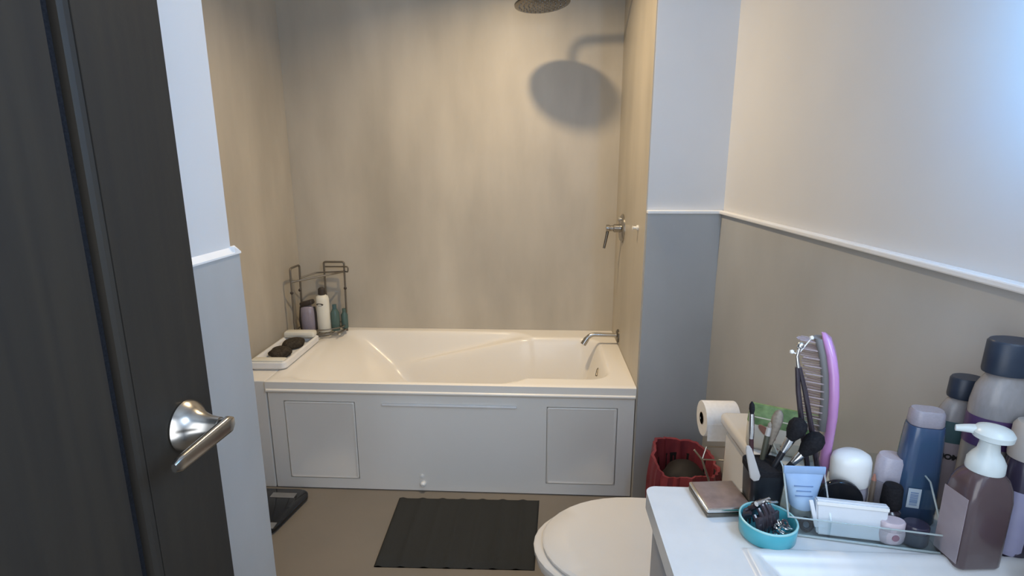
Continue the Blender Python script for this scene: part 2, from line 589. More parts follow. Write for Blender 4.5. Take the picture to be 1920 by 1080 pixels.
bx(b, -.665, -.089, YF - .001, YF + .012, .4055, .4175, .0045)
obj('embossed_strip', b, 'trimwhite', tub)
b = new_bm()
lathe(b, [(0, 0), (.020, 0), (.020, .006), (.012, .012), (0, .012)], 24, axis_matrix((.318, 2.47, .44), (.218, 2.47, .462)))
tube(b, bend([(.31, 2.47, .445), (.288, 2.46, .45), (.278, 2.43, .425)], .01), .006, 10)
obj('overflow_lever', b, 'darkmetal', tub)
b = new_bm()
lathe(b, [(0, 0), (.013, 0), (.013, .012), (.006, .02), (0, .02)], 20, axis_matrix((-.50, YF + .012, .04), (-.50, YF - .1, .03)))
obj('drain_plug', b, 'white', tub)
b = new_bm()
lathe(b, [(0, 0), (.009, 0), (.009, .008), (0, .010)], 16, axis_matrix((-.505, YF + .012, .075), (-.505, YF - .1, .075)))
obj('drain_screw', b, 'white', tub)

# ---------------------------------------------------------------- taps and shower
sp = thing('tub_spout', (XR, 2.64, .558), 'nickel bath spout on the tub end wall, bent down over the basin', 'spout')
b = new_bm(); lathe(b, [(0, 0), (.034, 0), (.034, .005), (.026, .010), (0, .010)], 28, Matrix.Rotation(-PI / 2, 4, 'Y')); obj('flange', b, 'darkmetal', sp)
b = new_bm()
tube(b, bend([(-.005, 0, .003), (-.145, 0, .006), (-.178, -.01, -.045)], .03), [.0105] * 4 + [.0115] * 3 + [.0145] * 2, 16)
obj('pipe', b, 'nickel', sp)

va = thing('shower_valve', (XR, 2.648, 1.105), 'nickel shower mixer with a long lever on the tub end wall', 'valve')
b = new_bm(); lathe(b, [(0, 0), (.070, 0), (.070, .005), (.060, .012), (0, .012)], 36, Matrix.Rotation(-PI / 2, 4, 'Y')); obj('escutcheon', b, 'nickel', va)
b = new_bm()
lathe(b, [(0, 0), (.020, 0), (.020, .035), (.014, .040), (.014, .055), (.017, .058), (.017, .072), (0, .074)], 24, Matrix.Translation((-.008, 0, 0)) @ Matrix.Rotation(-PI / 2, 4, 'Y'))
obj('stem', b, 'nickel', va)
b = new_bm()
tube(b, [(-.070, 0, .010), (-.075, 0, -.03), (-.088, -.004, -.098)], [.008, .0075, .006], 12)
obj('lever', b, 'darkmetal', va)
b = new_bm()
lathe(b, [(0, 0), (.010, 0), (.010, .018), (.006, .022), (0, .022)], 16, Matrix.Translation((-.006, -.01, .045)) @ Matrix.Rotation(-PI / 2, 4, 'Y'))
obj('diverter_knob', b, 'chrome', va)
b = new_bm()
lathe(b, [(0, 0), (.011, 0), (.011, .006), (.006, .009), (.006, .02), (.009, .023), (0, .026)], 16, Matrix.Translation((XR, 2.237, 1.153)) @ Matrix.Rotation(-PI / 2, 4, 'Y'))
tag(obj('wall_hook', b, 'white'), 'tiny white round hook on the tub end wall right of the shower mixer', 'hook')

hx, hy, hz = .003, 2.505, 2.078
sh = thing('rain_shower', (hx, hy, hz), 'round flat rain shower head hanging over the tub, cut off by the picture top', 'shower')
T = Matrix.Rotation(math.radians(-1.8), 4, 'X') @ Matrix.Rotation(math.radians(-4.2), 4, 'Y')
b = new_bm()
lathe(b, [(0, -.007), (.112, -.007), (.119, -.004), (.120, .002), (.113, .006), (.04, .013), (.018, .02), (0, .02)], 56, T)
obj('disc', b, 'darkmetal', sh)
b = new_bm()
for ring_r, n in ((.02, 6), (.04, 12), (.06, 18), (.08, 24), (.10, 30)):
    for i in range(n):
        a = 2 * PI * i / n
        lathe(b, [(0, -.0105), (.0022, -.0105), (.0032, -.006), (0, -.006)], 6, T @ Matrix.Translation((ring_r * math.cos(a), ring_r * math.sin(a), 0)))
o = obj('nozzles', b, 'wire', sh); o['kind'] = 'stuff'
b = new_bm()
tube(b, bend([(0, 0, .014), (.004, 0, .125), (XR - hx, 0, .135)], .05, 8), .0115, 16)
obj('arm', b, 'darkmetal', sh)
b = new_bm(); lathe(b, [(0, 0), (.03, 0), (.03, .005), (.02, .011), (0, .011)], 24, Matrix.Translation((XR - hx, 0, .135)) @ Matrix.Rotation(-PI / 2, 4, 'Y')); obj('flange', b, 'darkmetal', sh)

# ceiling lamp above the frame, and a tube added out of view beside it
lamp = thing('ceiling_lamp', (LAMP.x, LAMP.y, ZCEIL), 'round recessed ceiling lamp with warm light in front of the tub', 'lamp')
b = new_bm(); lathe(b, [(.050, 0), (.075, 0), (.075, -.008), (.062, -.014), (.050, -.008)], 40); obj('ring', b, 'trimwhite', lamp)
b = new_bm(); lathe(b, [(0, -.004), (.049, -.004), (.049, -.001), (0, -.001)], 32); obj('diffuser', b, 'lampglow', lamp)
lamp = thing('added_wall_tube', (XW, .655, 1.66), 'slim upright blue tube added out of view to brighten the right wall', 'lamp')  # added for its glow on the right wall
b = new_bm(); bx(b, -.02, 0, -.022, .022, -.24, .24, .004); obj('backplate', b, 'trimwhite', lamp)
b = new_bm(); tube(b, [(-.095, 0, -.22), (-.095, 0, .22)], .016, 16); obj('tube', b, 'addedglow', lamp)
for z in (-.222, .222):
    b = new_bm(); bx(b, -.115, -.01, -.019, .019, z - .012, z + .012, .004); obj('end_cap', b, 'trimwhite', lamp)

# ---------------------------------------------------------------- things on the tub ledge
tr = thing('bath_tray', (-1.222, 2.418, ZT - .003), 'long white soap tray lying on the ledge at the head of the tub', 'tray', rot=(0, 0, math.radians(1.5)))
b = new_bm()
r_out = lambda d, z: rrect(.088 - d, .206 - d, .022, 6, z)
loft(b, [r_out(.012, 0), r_out(0, .012), r_out(0, .036), r_out(.004, .039), r_out(.013, .039), r_out(.018, .034), r_out(.024, .012)])
obj('tray_body', b, 'trimwhite', tr)
b = new_bm(); bx(b, -.074, .074, -.201, -.155, .037, .048, .006); obj('handle', b, 'lotion', tr)
b = new_bm(); bx(b, -.078, .078, .148, .205, .037, .070, .012); obj('handle', b, 'lotion', tr)


def lump(name, loc, size, m, seed, rot=0., amp=.12):
    rng = random.Random(seed)
    bm = new_bm()
    bmesh.ops.create_icosphere(bm, subdivisions=4, radius=1)
    ph = [rng.uniform(0, 6) for _ in range(6)]
    for v in bm.verts:
        c = v.co
        k = 1 + amp * (math.sin(3 * c.x + ph[0]) * math.cos(4 * c.y + ph[1]) + .6 * math.sin(7 * c.y + ph[2]) * math.cos(6 * c.x + ph[3]) + .3 * math.sin(15 * c.x + ph[4]) * math.sin(14 * c.y + ph[5]))
        z = max(c.z, -.75)
        v.co = Vector((c.x * k * size[0], c.y * k * size[1], (z + .75) * size[2] * .57))
    o = obj(name, bm, m)
    o.location = loc
    o.rotation_euler = (0, 0, rot)
    return o


zt = ZT - .003 + .0125
tag(lump('scrub_sponge', (-1.223, 2.500, zt), (.048, .062, .046), 'sponge', 3, -.25, .06), 'dark brown oval scrub sponge at the far end of the white tray', 'sponge')
tag(lump('scrub_sponge', (-1.228, 2.372, zt), (.048, .060, .044), 'sponge', 11, .35, .13), 'dark lumpy scrub sponge at the near end of the white tray', 'sponge')

rack = thing('corner_caddy', (-1.18, 2.72, ZT), 'grey wire corner caddy standing at the far left corner of the tub', 'caddy')
o0 = Vector((-1.18, 2.72, ZT))
W = lambda x, y, z: Vector((x, y, z)) - o0
b = new_bm()
tube(b, bend([W(-1.275, 2.64, ZT), W(-1.272, 2.64, .893), W(-1.272, 2.75, .893), W(-1.285, 2.75, ZT)], .018), .0052, 10)
obj('side_hoop', b, 'wire', rack)
b = new_bm()
tube(b, bend([W(-1.170, 2.82, ZT), W(-1.168, 2.82, .898), W(-1.056, 2.82, .898), W(-1.064, 2.82, ZT)], .012), .0052, 10)
obj('side_hoop', b, 'wire', rack)
b = new_bm()
tube(b, bend([W(-1.272, 2.64, .822), W(-1.10, 2.745, .845), W(-1.056, 2.82, .845)], .02), .005, 8)
tube(b, bend([W(-1.272, 2.75, .822), W(-1.21, 2.81, .840), W(-1.056, 2.825, .845), W(-1.030, 2.80, .846), W(-1.028, 2.80, .876), W(-1.160, 2.818, .872)], .012), .004, 8)
obj('upper_rail', b, 'wire', rack)
b = new_bm()
for z in (.535, .560):
    tube(b, bend([W(-1.276, 2.64, z), W(-1.12, 2.665, z), W(-1.05, 2.72, z), W(-1.06, 2.82, z)], .03), .0035, 8)
    tube(b, bend([W(-1.276, 2.64, z), W(-1.285, 2.75, z), W(-1.24, 2.82, z), W(-1.06, 2.82, z)], .02), .0035, 8)
for k in range(7):
    s = k / 6
    tube(b, [W(-1.275 + .21 * s, 2.645 + .03 * s, .535), W(-1.28 + .22 * s, 2.76 + .06 * s, .535)], .0025, 6)
obj('lower_basket', b, 'wire', rack)
for x, y, z in ((-1.274, 2.64, .765), (-1.281, 2.75, .755), (-1.059, 2.82, .752)):
    b = new_bm()
    bmesh.ops.create_uvsphere(b, u_segments=14, v_segments=10, radius=.0085, matrix=Matrix.Translation(W(x, y, z)))
    obj('knob', b, 'darkcap', rack)


def bottle(name, loc, label, cat='bottle', body=None, bm_mat=None, cap=None, cap_mat=None, extra=(), sx=1., sy=1., rot=0., group=None, tilt=(0, 0)):
    t = thing(name, loc, label, cat, group, (tilt[0], tilt[1], rot))
    bb = new_bm(); lathe(bb, body, 36, None, sx, sy); obj('body', bb, bm_mat, t)
    if cap:
        bb = new_bm(); lathe(bb, cap, 32, None, *(extra if extra else (1, 1))); obj('cap', bb, cap_mat, t)
    return t


zb = .5395
t = bottle('lotion_bottle', (-1.148, 2.715, zb), 'ivory lotion bottle with dark cap and oval mark in the corner caddy', body=[(0, 0), (.033, 0), (.035, .004), (.035, .175), (.031, .192), (.016, .203), (0, .203)], bm_mat='lotion',
           cap=[(0, .201), (.018, .201), (.019, .206), (.018, .232), (.010, .240), (0, .240)], cap_mat='darkcap', sx=1, sy=.8)
b = new_bm()
pts = [Vector((-.006 + .020 * math.cos(a), -.0, .152 + .0065 * math.sin(a))) for a in [2 * PI * i / 24 for i in range(24)]]
f_on = lambda q: Vector((q.x, -.0296 * math.sqrt(max(0, 1 - (q.x / .0355) ** 2)), q.z))
loft(b, [[f_on(q) + Vector((0, .002, 0)) for q in pts], [f_on(q) for q in pts]])
obj('oval_mark', b, 'darkcap', t)
t = thing('shower_gel_bottle', (-1.232, 2.715, zb), 'pale lavender clear bottle with slanted dark cap, left in the corner caddy', 'bottle')
b = new_bm(); lathe(b, [(0, 0), (.036, 0), (.038, .004), (.039, .10), (.036, .128), (.024, .138), (0, .138)], 32, None, 1, .7); obj('body', b, 'lavclear', t)
b = new_bm(); box(b, (0, 0, .154), (.070, .042, .026), .008, 3, Matrix.Rotation(math.radians(-14), 3, 'Y')); obj('cap', b, 'darkcap', t)
b = new_bm()
for s in (-1, 1):
    tube(b, [(.040 * s, 0, .004), (.0435 * s, 0, .06), (.036 * s, 0, .134)], [.007, .0085, .006], 10)
obj('side_grips', b, 'darkcap', t)
bottle('shampoo_bottle', (-1.094, 2.735, zb), 'slim dark teal clear bottle beside the ivory lotion bottle', body=[(0, 0), (.021, 0), (.023, .004), (.023, .095), (.012, .118), (0, .118)], bm_mat='tealclear',
       cap=[(0, .117), (.011, .117), (.011, .142), (0, .143)], cap_mat='greenlabel')
bottle('shampoo_bottle', (-1.058, 2.775, zb), 'short blue green bottle rightmost in the corner caddy', body=[(0, 0), (.016, 0), (.018, .004), (.018, .075), (.010, .090), (0, .090)], bm_mat='tealclear',
       cap=[(0, .089), (.010, .089), (.010, .110), (0, .111)], cap_mat='tealclear')

# ---------------------------------------------------------------- floor things
sc = thing('bathroom_scale', (-1.142, 1.902, 0), 'black glass bathroom scale on the floor by the tub, half hidden by the wall', 'scale')
b = new_bm()
r0 = lambda d, z: rrect(.158 - d, .150 - d, .05, 8, z)
def sk(rr):
    return [Vector((q.x - (.05 * (max(0, -(q.y - .10)) / .25) ** 1.6 if q.x > 0 else 0), q.y, q.z)) for q in rr]
loft(b, [sk(r0(.006, .006)), sk(r0(0, .010)), sk(r0(0, .022)), sk(r0(.004, .026))])
obj('platform', b, 'blackglass', sc)
for px, py, w_, d_ in ((.055, .100, .105, .034), (.078, -.098, .075, .036), (-.10, .10, .09, .034), (-.10, -.095, .075, .034)):
    b = new_bm(); box(b, (px, py, .0262), (w_, d_, .0016), .0006, 1); obj('sensor_pad', b, 'silverpad', sc)
for px in (-.11, .08):
    for py in (-.10, .10):
        b = new_bm(); lathe(b, [(0, 0), (.014, 0), (.014, .008), (0, .008)], 14, Matrix.Translation((px, py, 0))); obj('foot', b, 'black', sc)

rg = thing('bath_mat', (-.2945, 1.845, 0), 'charcoal bath mat with faint stripes on the floor before the tub', 'mat')
b = new_bm()
def mat_pt(u, v):
    l = Vector((-.594, 2.041)).lerp(Vector((-.582, 1.632)), v)
    r = Vector((.010, 2.052)).lerp(Vector((-.006, 1.643)), v)
    q = l.lerp(r, u)
    return q.x + .2945, q.y - 1.845
NU, NV = 150, 24
vv = []
for i in range(NU + 1):
    row = []
    for j in range(NV + 1):
        u, v = i / NU, j / NV
        x, y = mat_pt(u, v)
        e = min(u, 1 - u, (v) * .7, (1 - v) * .7)
        z = .010 * min(1, e / .012) ** .5 + .0042 * max(0, math.sin(u * 2 * PI * 7 + .4)) ** 2 + .002
        row.append(b.verts.new((x, y, z)))
    vv.append(row)
for i in range(NU):
    for j in range(NV):
        b.faces.new((vv[i][j], vv[i][j + 1], vv[i + 1][j + 1], vv[i + 1][j]))
bot = [b.verts.new((*mat_pt(u, v), 0.)) for u, v in ((0, 0), (1, 0), (1, 1), (0, 1))]
b.faces.new(bot)
obj('pile', b, 'mat', rg)

# ---------------------------------------------------------------- toilet (bowl points left, tank against the right wall)
to = thing('toilet', (.686, 1.268, 0), 'white toilet with closed lid between vanity and tub', 'toilet')


def egg(xf, xb, hy, z, n=40, p=2.25):
    """closed outline: rounded nose at xf, squarer back at xb"""
    out = []
    xm = xb + (xf - xb) * .45
    for i in range(n):
        a = 2 * PI * i / n
        c, s = math.cos(a), math.sin(a)
        ex = 2 / p
        if c < 0:
            x = xm + (xm - xf) * -abs(c) ** (2 / 2.0)
            y = hy * math.copysign(abs(s) ** 1.0, s)
        else:
            x = xm + (xb - xm) * abs(c) ** .45
            y = hy * math.copysign(abs(s) ** .8, s)
        out.append(Vector((x, y, z)))
    return out


b = new_bm()
loft(b, [egg(-.48, -.18, .115, 0), egg(-.49, -.17, .12, .02), egg(-.47, -.16, .115, .12), egg(-.55, -.15, .135, .22), egg(-.655, -.14, .172, .32), egg(-.688, -.14, .182, .365), egg(-.690, -.14, .184, .384), egg(-.683, -.14, .180, .390)])
bx(b, -.20, -.012, -.11, .11, .0, .36, .02)
obj('bowl', b, 'ceramic', to)
b = new_bm()
loft(b, [egg(-.686, -.19, .188, .3915), egg(-.694, -.187, .194, .395), egg(-.694, -.187, .194, .404), egg(-.688, -.19, .190, .4085)])
obj('seat', b, 'ceramic', to)
b = new_bm()
loft(b, [egg(-.662, -.195, .188, .410), egg(-.670, -.193, .195, .413), egg(-.671, -.193, .196, .420), egg(-.664, -.196, .190, .4265), egg(-.60, -.21, .15, .4305), egg(-.45, -.26, .06, .4315)])
obj('lid', b, 'ceramic', to)
for s in (-1, 1):
    b = new_bm(); tube(b, [(-.175, s * .075 - .022, .412), (-.175, s * .075 + .022, .412)], .011, 14); obj('hinge', b, 'ceramic', to)
b = new_bm(); bx(b, -.148, -.006, -.185, .186, .36, .672, .022, seg=4); obj('tank', b, 'ceramic', to)
b = new_bm(); bx(b, -.160, -.002, -.195, .196, .672, .710, .013, seg=4); obj('tank_lid', b, 'ceramic', to)

# soft pack on the tank
t = thing('wipes_pack', (.600, 1.245, .710), 'cream wipes pack with green leaf print standing on the toilet tank', 'pack', rot=(0, 0, math.radians(-28)))
b = new_bm()
loft(b, [rrect(.075, .018, .014, 5, 0), rrect(.078, .030, .022, 5, .012), rrect(.079, .033, .024, 5, .05), rrect(.077, .026, .020, 5, .088), rrect(.074, .010, .008, 5, .104)])
obj('pouch', b, 'cream', t)
b = new_bm()
loft(b, [rrect(.0792, .0300, .022, 5, .070), rrect(.0782, .0272, .021, 5, .085), rrect(.0765, .0205, .016, 5, .097), rrect(.0745, .0105, .008, 5, .1055), rrect(.073, .004, .003, 5, .113)])
obj('green_band', b, 'green', t)
b = new_bm()
pts = [(.024 * math.cos(a) * .8 - .012 * math.sin(a) * .6, .024 * math.cos(a) * -.35 + .014 * math.sin(a)) for a in [2 * PI * i / 24 for i in range(24)]]
loft(b, [[(-.030 + q, -.0342 + max(0, r_) * .10, .056 + r_) for q, r_ in pts], [(-.030 + q, -.030 + max(0, r_) * .10, .056 + r_) for q, r_ in pts]])
obj('oval_print', b, 'redbrown', t)
b = new_bm()
for k, (q, r_) in enumerate(((-.018, .026), (-.006, .021), (.006, .028))):
    box(b, (q, -.0335, r_), (.011, .001, .0018), 0, 1, Matrix.Rotation(.4, 3, 'Y'))
obj('print_lines', b, 'redbrown', t)

# roll on a chrome stand behind the tank, between tank and pier
st = thing('toilet_roll_stand', (.606, 1.56, 0), 'thin chrome wire stand on the floor holding the toilet roll behind the tank', 'stand')
b = new_bm(); lathe(b, [(0, 0), (.075, 0), (.075, .006), (.02, .012), (0, .012)], 32); obj('base', b, 'chrome', st)
b = new_bm(); tube(b, bend([(.055, 0, .008), (.06, 0, .641), (-.104, 0, .641)], .025), .004, 10); obj('arm', b, 'chrome', st)
b = new_bm()
tube(b, [(-.115, 0, .532), (-.09, -.002, .501), (-.062, 0, .428), (-.05, 0, .008)], .0032, 8)
tube(b, [(-.088, 0, .50), (.055, 0, .496)], .0025, 8)
tube(b, [(-.078, 0, .545), (.055, 0, .543)], .0025, 8)
tube(b, [(-.088, 0, .50), (-.078, 0, .545)], .0025, 8)
obj('side_wires', b, 'chrome', st)
ro = thing('toilet_roll', (.506, 1.56, .641), 'white toilet paper roll lying sideways on the stand beside the tank', 'toilet roll')
b = new_bm()
mxr = Matrix.Rotation(PI / 2, 4, 'Y')
lathe(b, [(.019, 0), (.053, 0), (.054, .002), (.054, .098), (.053, .1), (.019, .1), (.019, 0)], 48, mxr)
obj('paper', b, 'paper', ro)
b = new_bm(); lathe(b, [(.0175, -.001), (.019, -.001), (.019, .101), (.0175, .101), (.0175, -.001)], 32, mxr); obj('core', b, 'card', ro)
b = new_bm()
loft(b, [[(x, -.0545 - .0006 * k, z) for x in (.003, .097)] + [(x, -.0552 - .0006 * k, z) for x in (.097, .003)] for k, z in enumerate((.006, -.025, -.048))])
obj('loose_sheet', b, 'paper', ro)

# red-bagged bin
bn = thing('waste_bin', (.552, 1.85, 0), 'waste bin lined with a crumpled red plastic bag beside the tub pier', 'bin')
b = new_bm(); lathe(b, [(0, .0), (.088, .0), (.092, .006), (.110, .30), (.106, .30), (.088, .012), (0, .012)], 40); obj('bucket', b, 'bindark', bn)
b = new_bm()
rng = random.Random(5)
n = 96
ph = [rng.uniform(0, 6.28) for _ in range(5)]
def wr(a, s):
    return 1 + s * 1.5 * (.5 * math.sin(9 * a + ph[0]) + .35 * math.sin(17 * a + ph[1]) + .3 * math.sin(29 * a + ph[2]))
rings = []
for r_, z, s in ((.080, .10, .03), (.098, .20, .03), (.104, .295, .02), (.110, .318, .04), (.120, .320, .05), (.126, .295, .05), (.128, .25, .06), (.127, .20, .07), (.124, .14, .08)):
    rings.append([Vector((r_ * wr(a, s) * math.cos(a), r_ * wr(a, s) * math.sin(a), z + .012 * math.sin(3 * a + ph[3]) * (z > .12) + (.05 * max(0, math.sin(a - .5)) if z > .31 else 0))) for a in [2 * PI * i / n for i in range(n)]])
loft(b, rings, cap1=False)
obj('bag', b, 'redbag', bn)
o = lump('shade_fill', (0, 0, .13), (.092, .092, .19), 'bindark', 21, 0, .10); o.parent = bn  # dark lump added so the inside of the bag reads shaded

# ---------------------------------------------------------------- vanity
ZV = .88
VX0, VX1, VY0, VY1 = .179, XW - .0115, .0, .812
vc = thing('vanity_cabinet', (.45, .40, 0), 'grey vanity cabinet under the white countertop', 'cabinet')
b = new_bm()
zt_ = ZV - .0315
bx(b, -.242, .232, -.395, -.377, .09, zt_); bx(b, -.242, .232, .372, .390, .09, zt_)
bx(b, .214, .232, -.377, .372, .09, zt_); bx(b, -.242, .214, -.377, .372, .09, .108)
bx(b, -.242, -.224, -.377, .372, zt_ - .07, zt_)
bx(b, -.20, .232, -.385, .38, 0, .09)
obj('carcass', b, 'cabinet', vc)
for y0, y1 in ((-.392, -.003), (.003, .387)):
    b = new_bm(); bx(b, -.260, -.2425, y0, y1, .10, ZV - .036, .003)
    d = obj('door', b, 'cabinet', vc)
    b = new_bm()
    yh = -.035 if y0 < -.1 else .035
    tube(b, bend([(-.260, yh, .66), (-.285, yh, .66), (-.285, yh, .78), (-.260, yh, .78)], .01), .005, 10)
    obj('handle', b, 'nickel', d)


def top_h(x, y):
    d = min(x - .297, .66 - x, y - .13, .656 - y)
    if d > -.012:
        k = smooth01((d + .012) / .006) * .0045                 # raised lip
        if d > 0:
            k = .0045 - .12 * smooth01(d / .13) - .004 * smooth01(d / .012)
        return ZV + k
    return ZV


b = new_bm()
NX, NY = 170, 270
vv = []
for i in range(NX + 1):
    u = i / NX
    row = []
    for j in range(NY + 1):
        v = j / NY
        x, y = VX0 + (VX1 - VX0) * u, VY0 + (VY1 - VY0) * v
        rc = .018                                                # rounded far-left corner
        ax, ay = VX0 + rc - x, y - (VY1 - rc)
        if ax > 0 and ay > 0:
            m_ = max(ax, ay)
            l_ = math.hypot(ax, ay)
            x, y = VX0 + rc - ax * m_ / l_, VY1 - rc + ay * m_ / l_
        row.append(b.verts.new((x, y, top_h(x, y))))
    vv.append(row)
for i in range(NX):
    for j in range(NY):
        b.faces.new((vv[i][j], vv[i + 1][j], vv[i + 1][j + 1], vv[i][j + 1]))
rim = [vv[i][0] for i in range(NX)] + [vv[NX][j] for j in range(NY)] + [vv[i][NY] for i in range(NX, 0, -1)] + [vv[0][j] for j in range(NY, 0, -1)]
low = [b.verts.new((v.co.x, v.co.y, ZV - .030)) for v in rim]
for i in range(len(rim)):
    j = (i + 1) % len(rim)
    b.faces.new((rim[i], rim[j], low[j], low[i]))
tag(obj('countertop', b, 'quartz'), 'white vanity countertop with a moulded basin rim on the grey cabinet', 'countertop')

ZS = ZV + .0003
# mauve compact
t = thing('makeup_palette', (.290, .773, ZS), 'square mauve makeup palette lying at the counter corner left of the brush cup', 'palette', rot=(0, 0, math.radians(6)))
b = new_bm(); bx(b, -.037, .037, -.038, .038, 0, .007, .002); obj('base', b, 'darkmetal', t)
b = new_bm(); bx(b, -.037, .037, -.038, .038, .0075, .0135, .0022); obj('lid', b, 'silver', t)
b = new_bm(); bx(b, -.0335, .0335, -.0345, .0345, .0133, .0146, .0005); obj('foil_plate', b, 'mauve', t)
b = new_bm(); tube(b, [(-.012, .0385, .0065), (.012, .0385, .0065)], .0025, 8); obj('hinge', b, 'silver', t)

# brush cup and brushes
CX, CY = .352, .772
t = thing('brush_cup', (CX, CY, ZS), 'black rounded cup full of makeup brushes on the counter', 'cup')
t.scale = (.83, .83, .87)
b = new_bm()
q = lambda h, r_, z: rrect(h, h * .92, r_, 6, z)
loft(b, [q(.027, .012, 0), q(.0285, .013, .002), q(.0325, .014, .078), q(.0325, .014, .080), q(.0300, .0125, .080), q(.0295, .012, .076), q(.0262, .011, .006)])
obj('wall', b, 'black', t)
b = new_bm()
loft(b, [q(.0333, .0145, .070), q(.0336, .0145, .072), q(.0338, .0145, .079), q(.0334, .0145, .081), q(.0302, .0128, .081), q(.0300, .0127, .0795)])
obj('rim', b, 'softblack', t)


def brush(name, p0, p1, segs, label, cat='makeup brush', group=None):
    """segs: (part, material, [(t, r), ...], squash) along the axis from p0 to p1"""
    p0, p1 = Vector(p0), Vector(p1)
    L_ = (p1 - p0).length
    t = thing(name, p0, label, cat, group)
    mx = (p1 - p0).to_track_quat('Z', 'Y').to_matrix().to_4x4()
    for part, m_, prof, sq in segs:
        bb = new_bm()
        pr_ = [(0, prof[0][0] * L_)] + [(r_, tt * L_) for tt, r_ in prof] + [(0, prof[-1][0] * L_)]
        lathe(bb, pr_, 16, mx, 1, sq)
        obj(part, bb, m_, t)
    return t


zi = ZS + .008
brush('makeup_brush', (.338, .778, zi), (.326, .779, 1.052), [
    ('handle', 'maroon', [(0, .0025), (.3, .0035), (.62, .0034)], 1), ('ferrule', 'silver', [(.615, .0036), (.70, .0042), (.87, .0038)], 1),
    ('bristles', 'softblack', [(.865, .0036), (.91, .0052), (.955, .0045), (.985, .0015)], .8)],
    'slim makeup brush with bright silver ferrule and dark maroon handle, tallest in the cup', group='brushes in the black cup')
brush('makeup_brush', (.347, .786, zi), (.361, .788, 1.012), [
    ('handle', 'olive', [(0, .0022), (.4, .0036), (.82, .0042)], 1), ('ferrule', 'palegrey', [(.815, .0040), (.93, .0036)], 1),
    ('bristles', 'taupe', [(.925, .0034), (.97, .0036), (1.0, .0012)], .7)],
    'short makeup brush with dark olive handle beside the silver ferrule brush', group='brushes in the black cup')
brush('makeup_brush', (.342, .770, zi), (.393, .759, 1.032), [
    ('handle', 'black', [(0, .0028), (.35, .0042), (.62, .0046)], 1), ('ferrule', 'silver', [(.615, .0050), (.70, .0062), (.77, .0072)], 1),
    ('bristles', 'softblack', [(.765, .0072), (.84, .0135), (.92, .0155), (.97, .0125), (1.0, .005)], .85)],
    'fluffy black powder brush, left of the two big leaning brush heads', group='brushes in the black cup')
brush('makeup_brush', (.334, .760, zi), (.420, .750, 1.014), [
    ('handle', 'black', [(0, .0028), (.35, .0040), (.60, .0044)], 1), ('ferrule', 'silver', [(.595, .0048), (.66, .0058), (.72, .0066)], 1),
    ('bristles', 'softblack', [(.715, .0066), (.80, .0130), (.89, .0158), (.95, .0130), (.99, .006)], .85)],
    'fluffy black powder brush, right of the two big leaning brush heads', group='brushes in the black cup')
brush('makeup_brush', (.350, .794, zi), (.378, .797, 1.028), [
    ('handle', 'black', [(0, .0025), (.3, .0035), (.48, .0038)], 1), ('ferrule', 'darkmetal', [(.475, .0040), (.60, .0055)], 1),
    ('bristles', 'taupe', [(.595, .0055), (.74, .0090), (.90, .0105), (.97, .0075), (1.0, .003)], .7)],
    'taupe haired makeup brush standing behind the big black powder brushes', group='brushes in the black cup')
t = thing('hair_clip', (.3275, .7405, .937), 'pale grey flat hair clip hooked over the left rim of the brush cup', 'hair clip')
b = new_bm()
p0, p1 = Vector((0, 0, .004)), Vector((-.016, .002, .058))
rings = []
for k in range(11):
    s = k / 10
    hw = .0078 * (1 - .45 * s) * (1 if 0 < k < 10 else .55)
    rings.append([p0.lerp(p1, s) + Vector((q_.x, q_.y, q_.x * .25)) for q_ in rrect(hw, .0022, .002, 3)])
loft(b, rings)
obj('blade', b, 'palegrey', t)
b = new_bm(); tube(b, [(.002, .004, .016), (-.006, .0062, .044)], .0016, 8); obj('spring_arm', b, 'silver', t)

# hair brush
t = thing('hair_brush', (.452, .790, ZS + .006), 'lilac paddle hair brush standing upright with its bristles to the left', 'hair brush', rot=(0, 0, -.46))
path = [(.000, .052), (.000, .085), (.001, .115), (.001, .145), (-.001, .180), (-.005, .212), (-.011, .238), (-.019, .260), (-.024, .268)]
wid = [.009, .011, .018, .026, .030, .029, .024, .015, .004]
thk = [.0075, .0075, .0068, .0068, .007, .007, .0068, .006, .003]
b = new_bm()
rings = []
for (x, z), w_, h_ in zip(path, wid, thk):
    rings.append([Vector((x + q_.x, q_.y, z)) for q_ in rrect(h_, w_, min(h_, w_) * .95, 5)])
loft(b, rings)
obj('paddle', b, 'lilac', t)
b = new_bm()
tube(b, [(-.004, 0, 0), (-.004, 0, .02), (-.002, 0, .05), (.001, 0, .07)], [.0075, .0088, .0085, .0078], 16)
obj('handle', b, 'lilac', t)
b = new_bm()
rings = []
for (x, z), w_ in list(zip(path, wid))[2:-1]:
    rings.append([Vector((x - .010 + q_.x, q_.y, z)) for q_ in rrect(.0072, w_ * .82, .006, 5)])
loft(b, rings)
obj('cushion', b, 'pad', t)
b = new_bm()
for i in range(13):
    z = .112 + i * .0118
    s = (z - .10) / .17
    xw = (.001 if z < .16 else .001 - .022 * ((z - .16) / .108) ** 1.7) - .010
    ww = .024 * math.sin(PI * (.12 + .76 * (i + .5) / 13))
    for k in range(5):
        yy = (k - 2) / 2 * ww
        L_ = .026 * (.75 + .25 * math.cos((k - 2) * .7))
        tube(b, [(xw - .004, yy, z), (xw - .007 - L_, yy * 1.08, z + .001)], .0011, 5)
o = obj('bristles', b, 'bristle', t); o['kind'] = 'stuff'

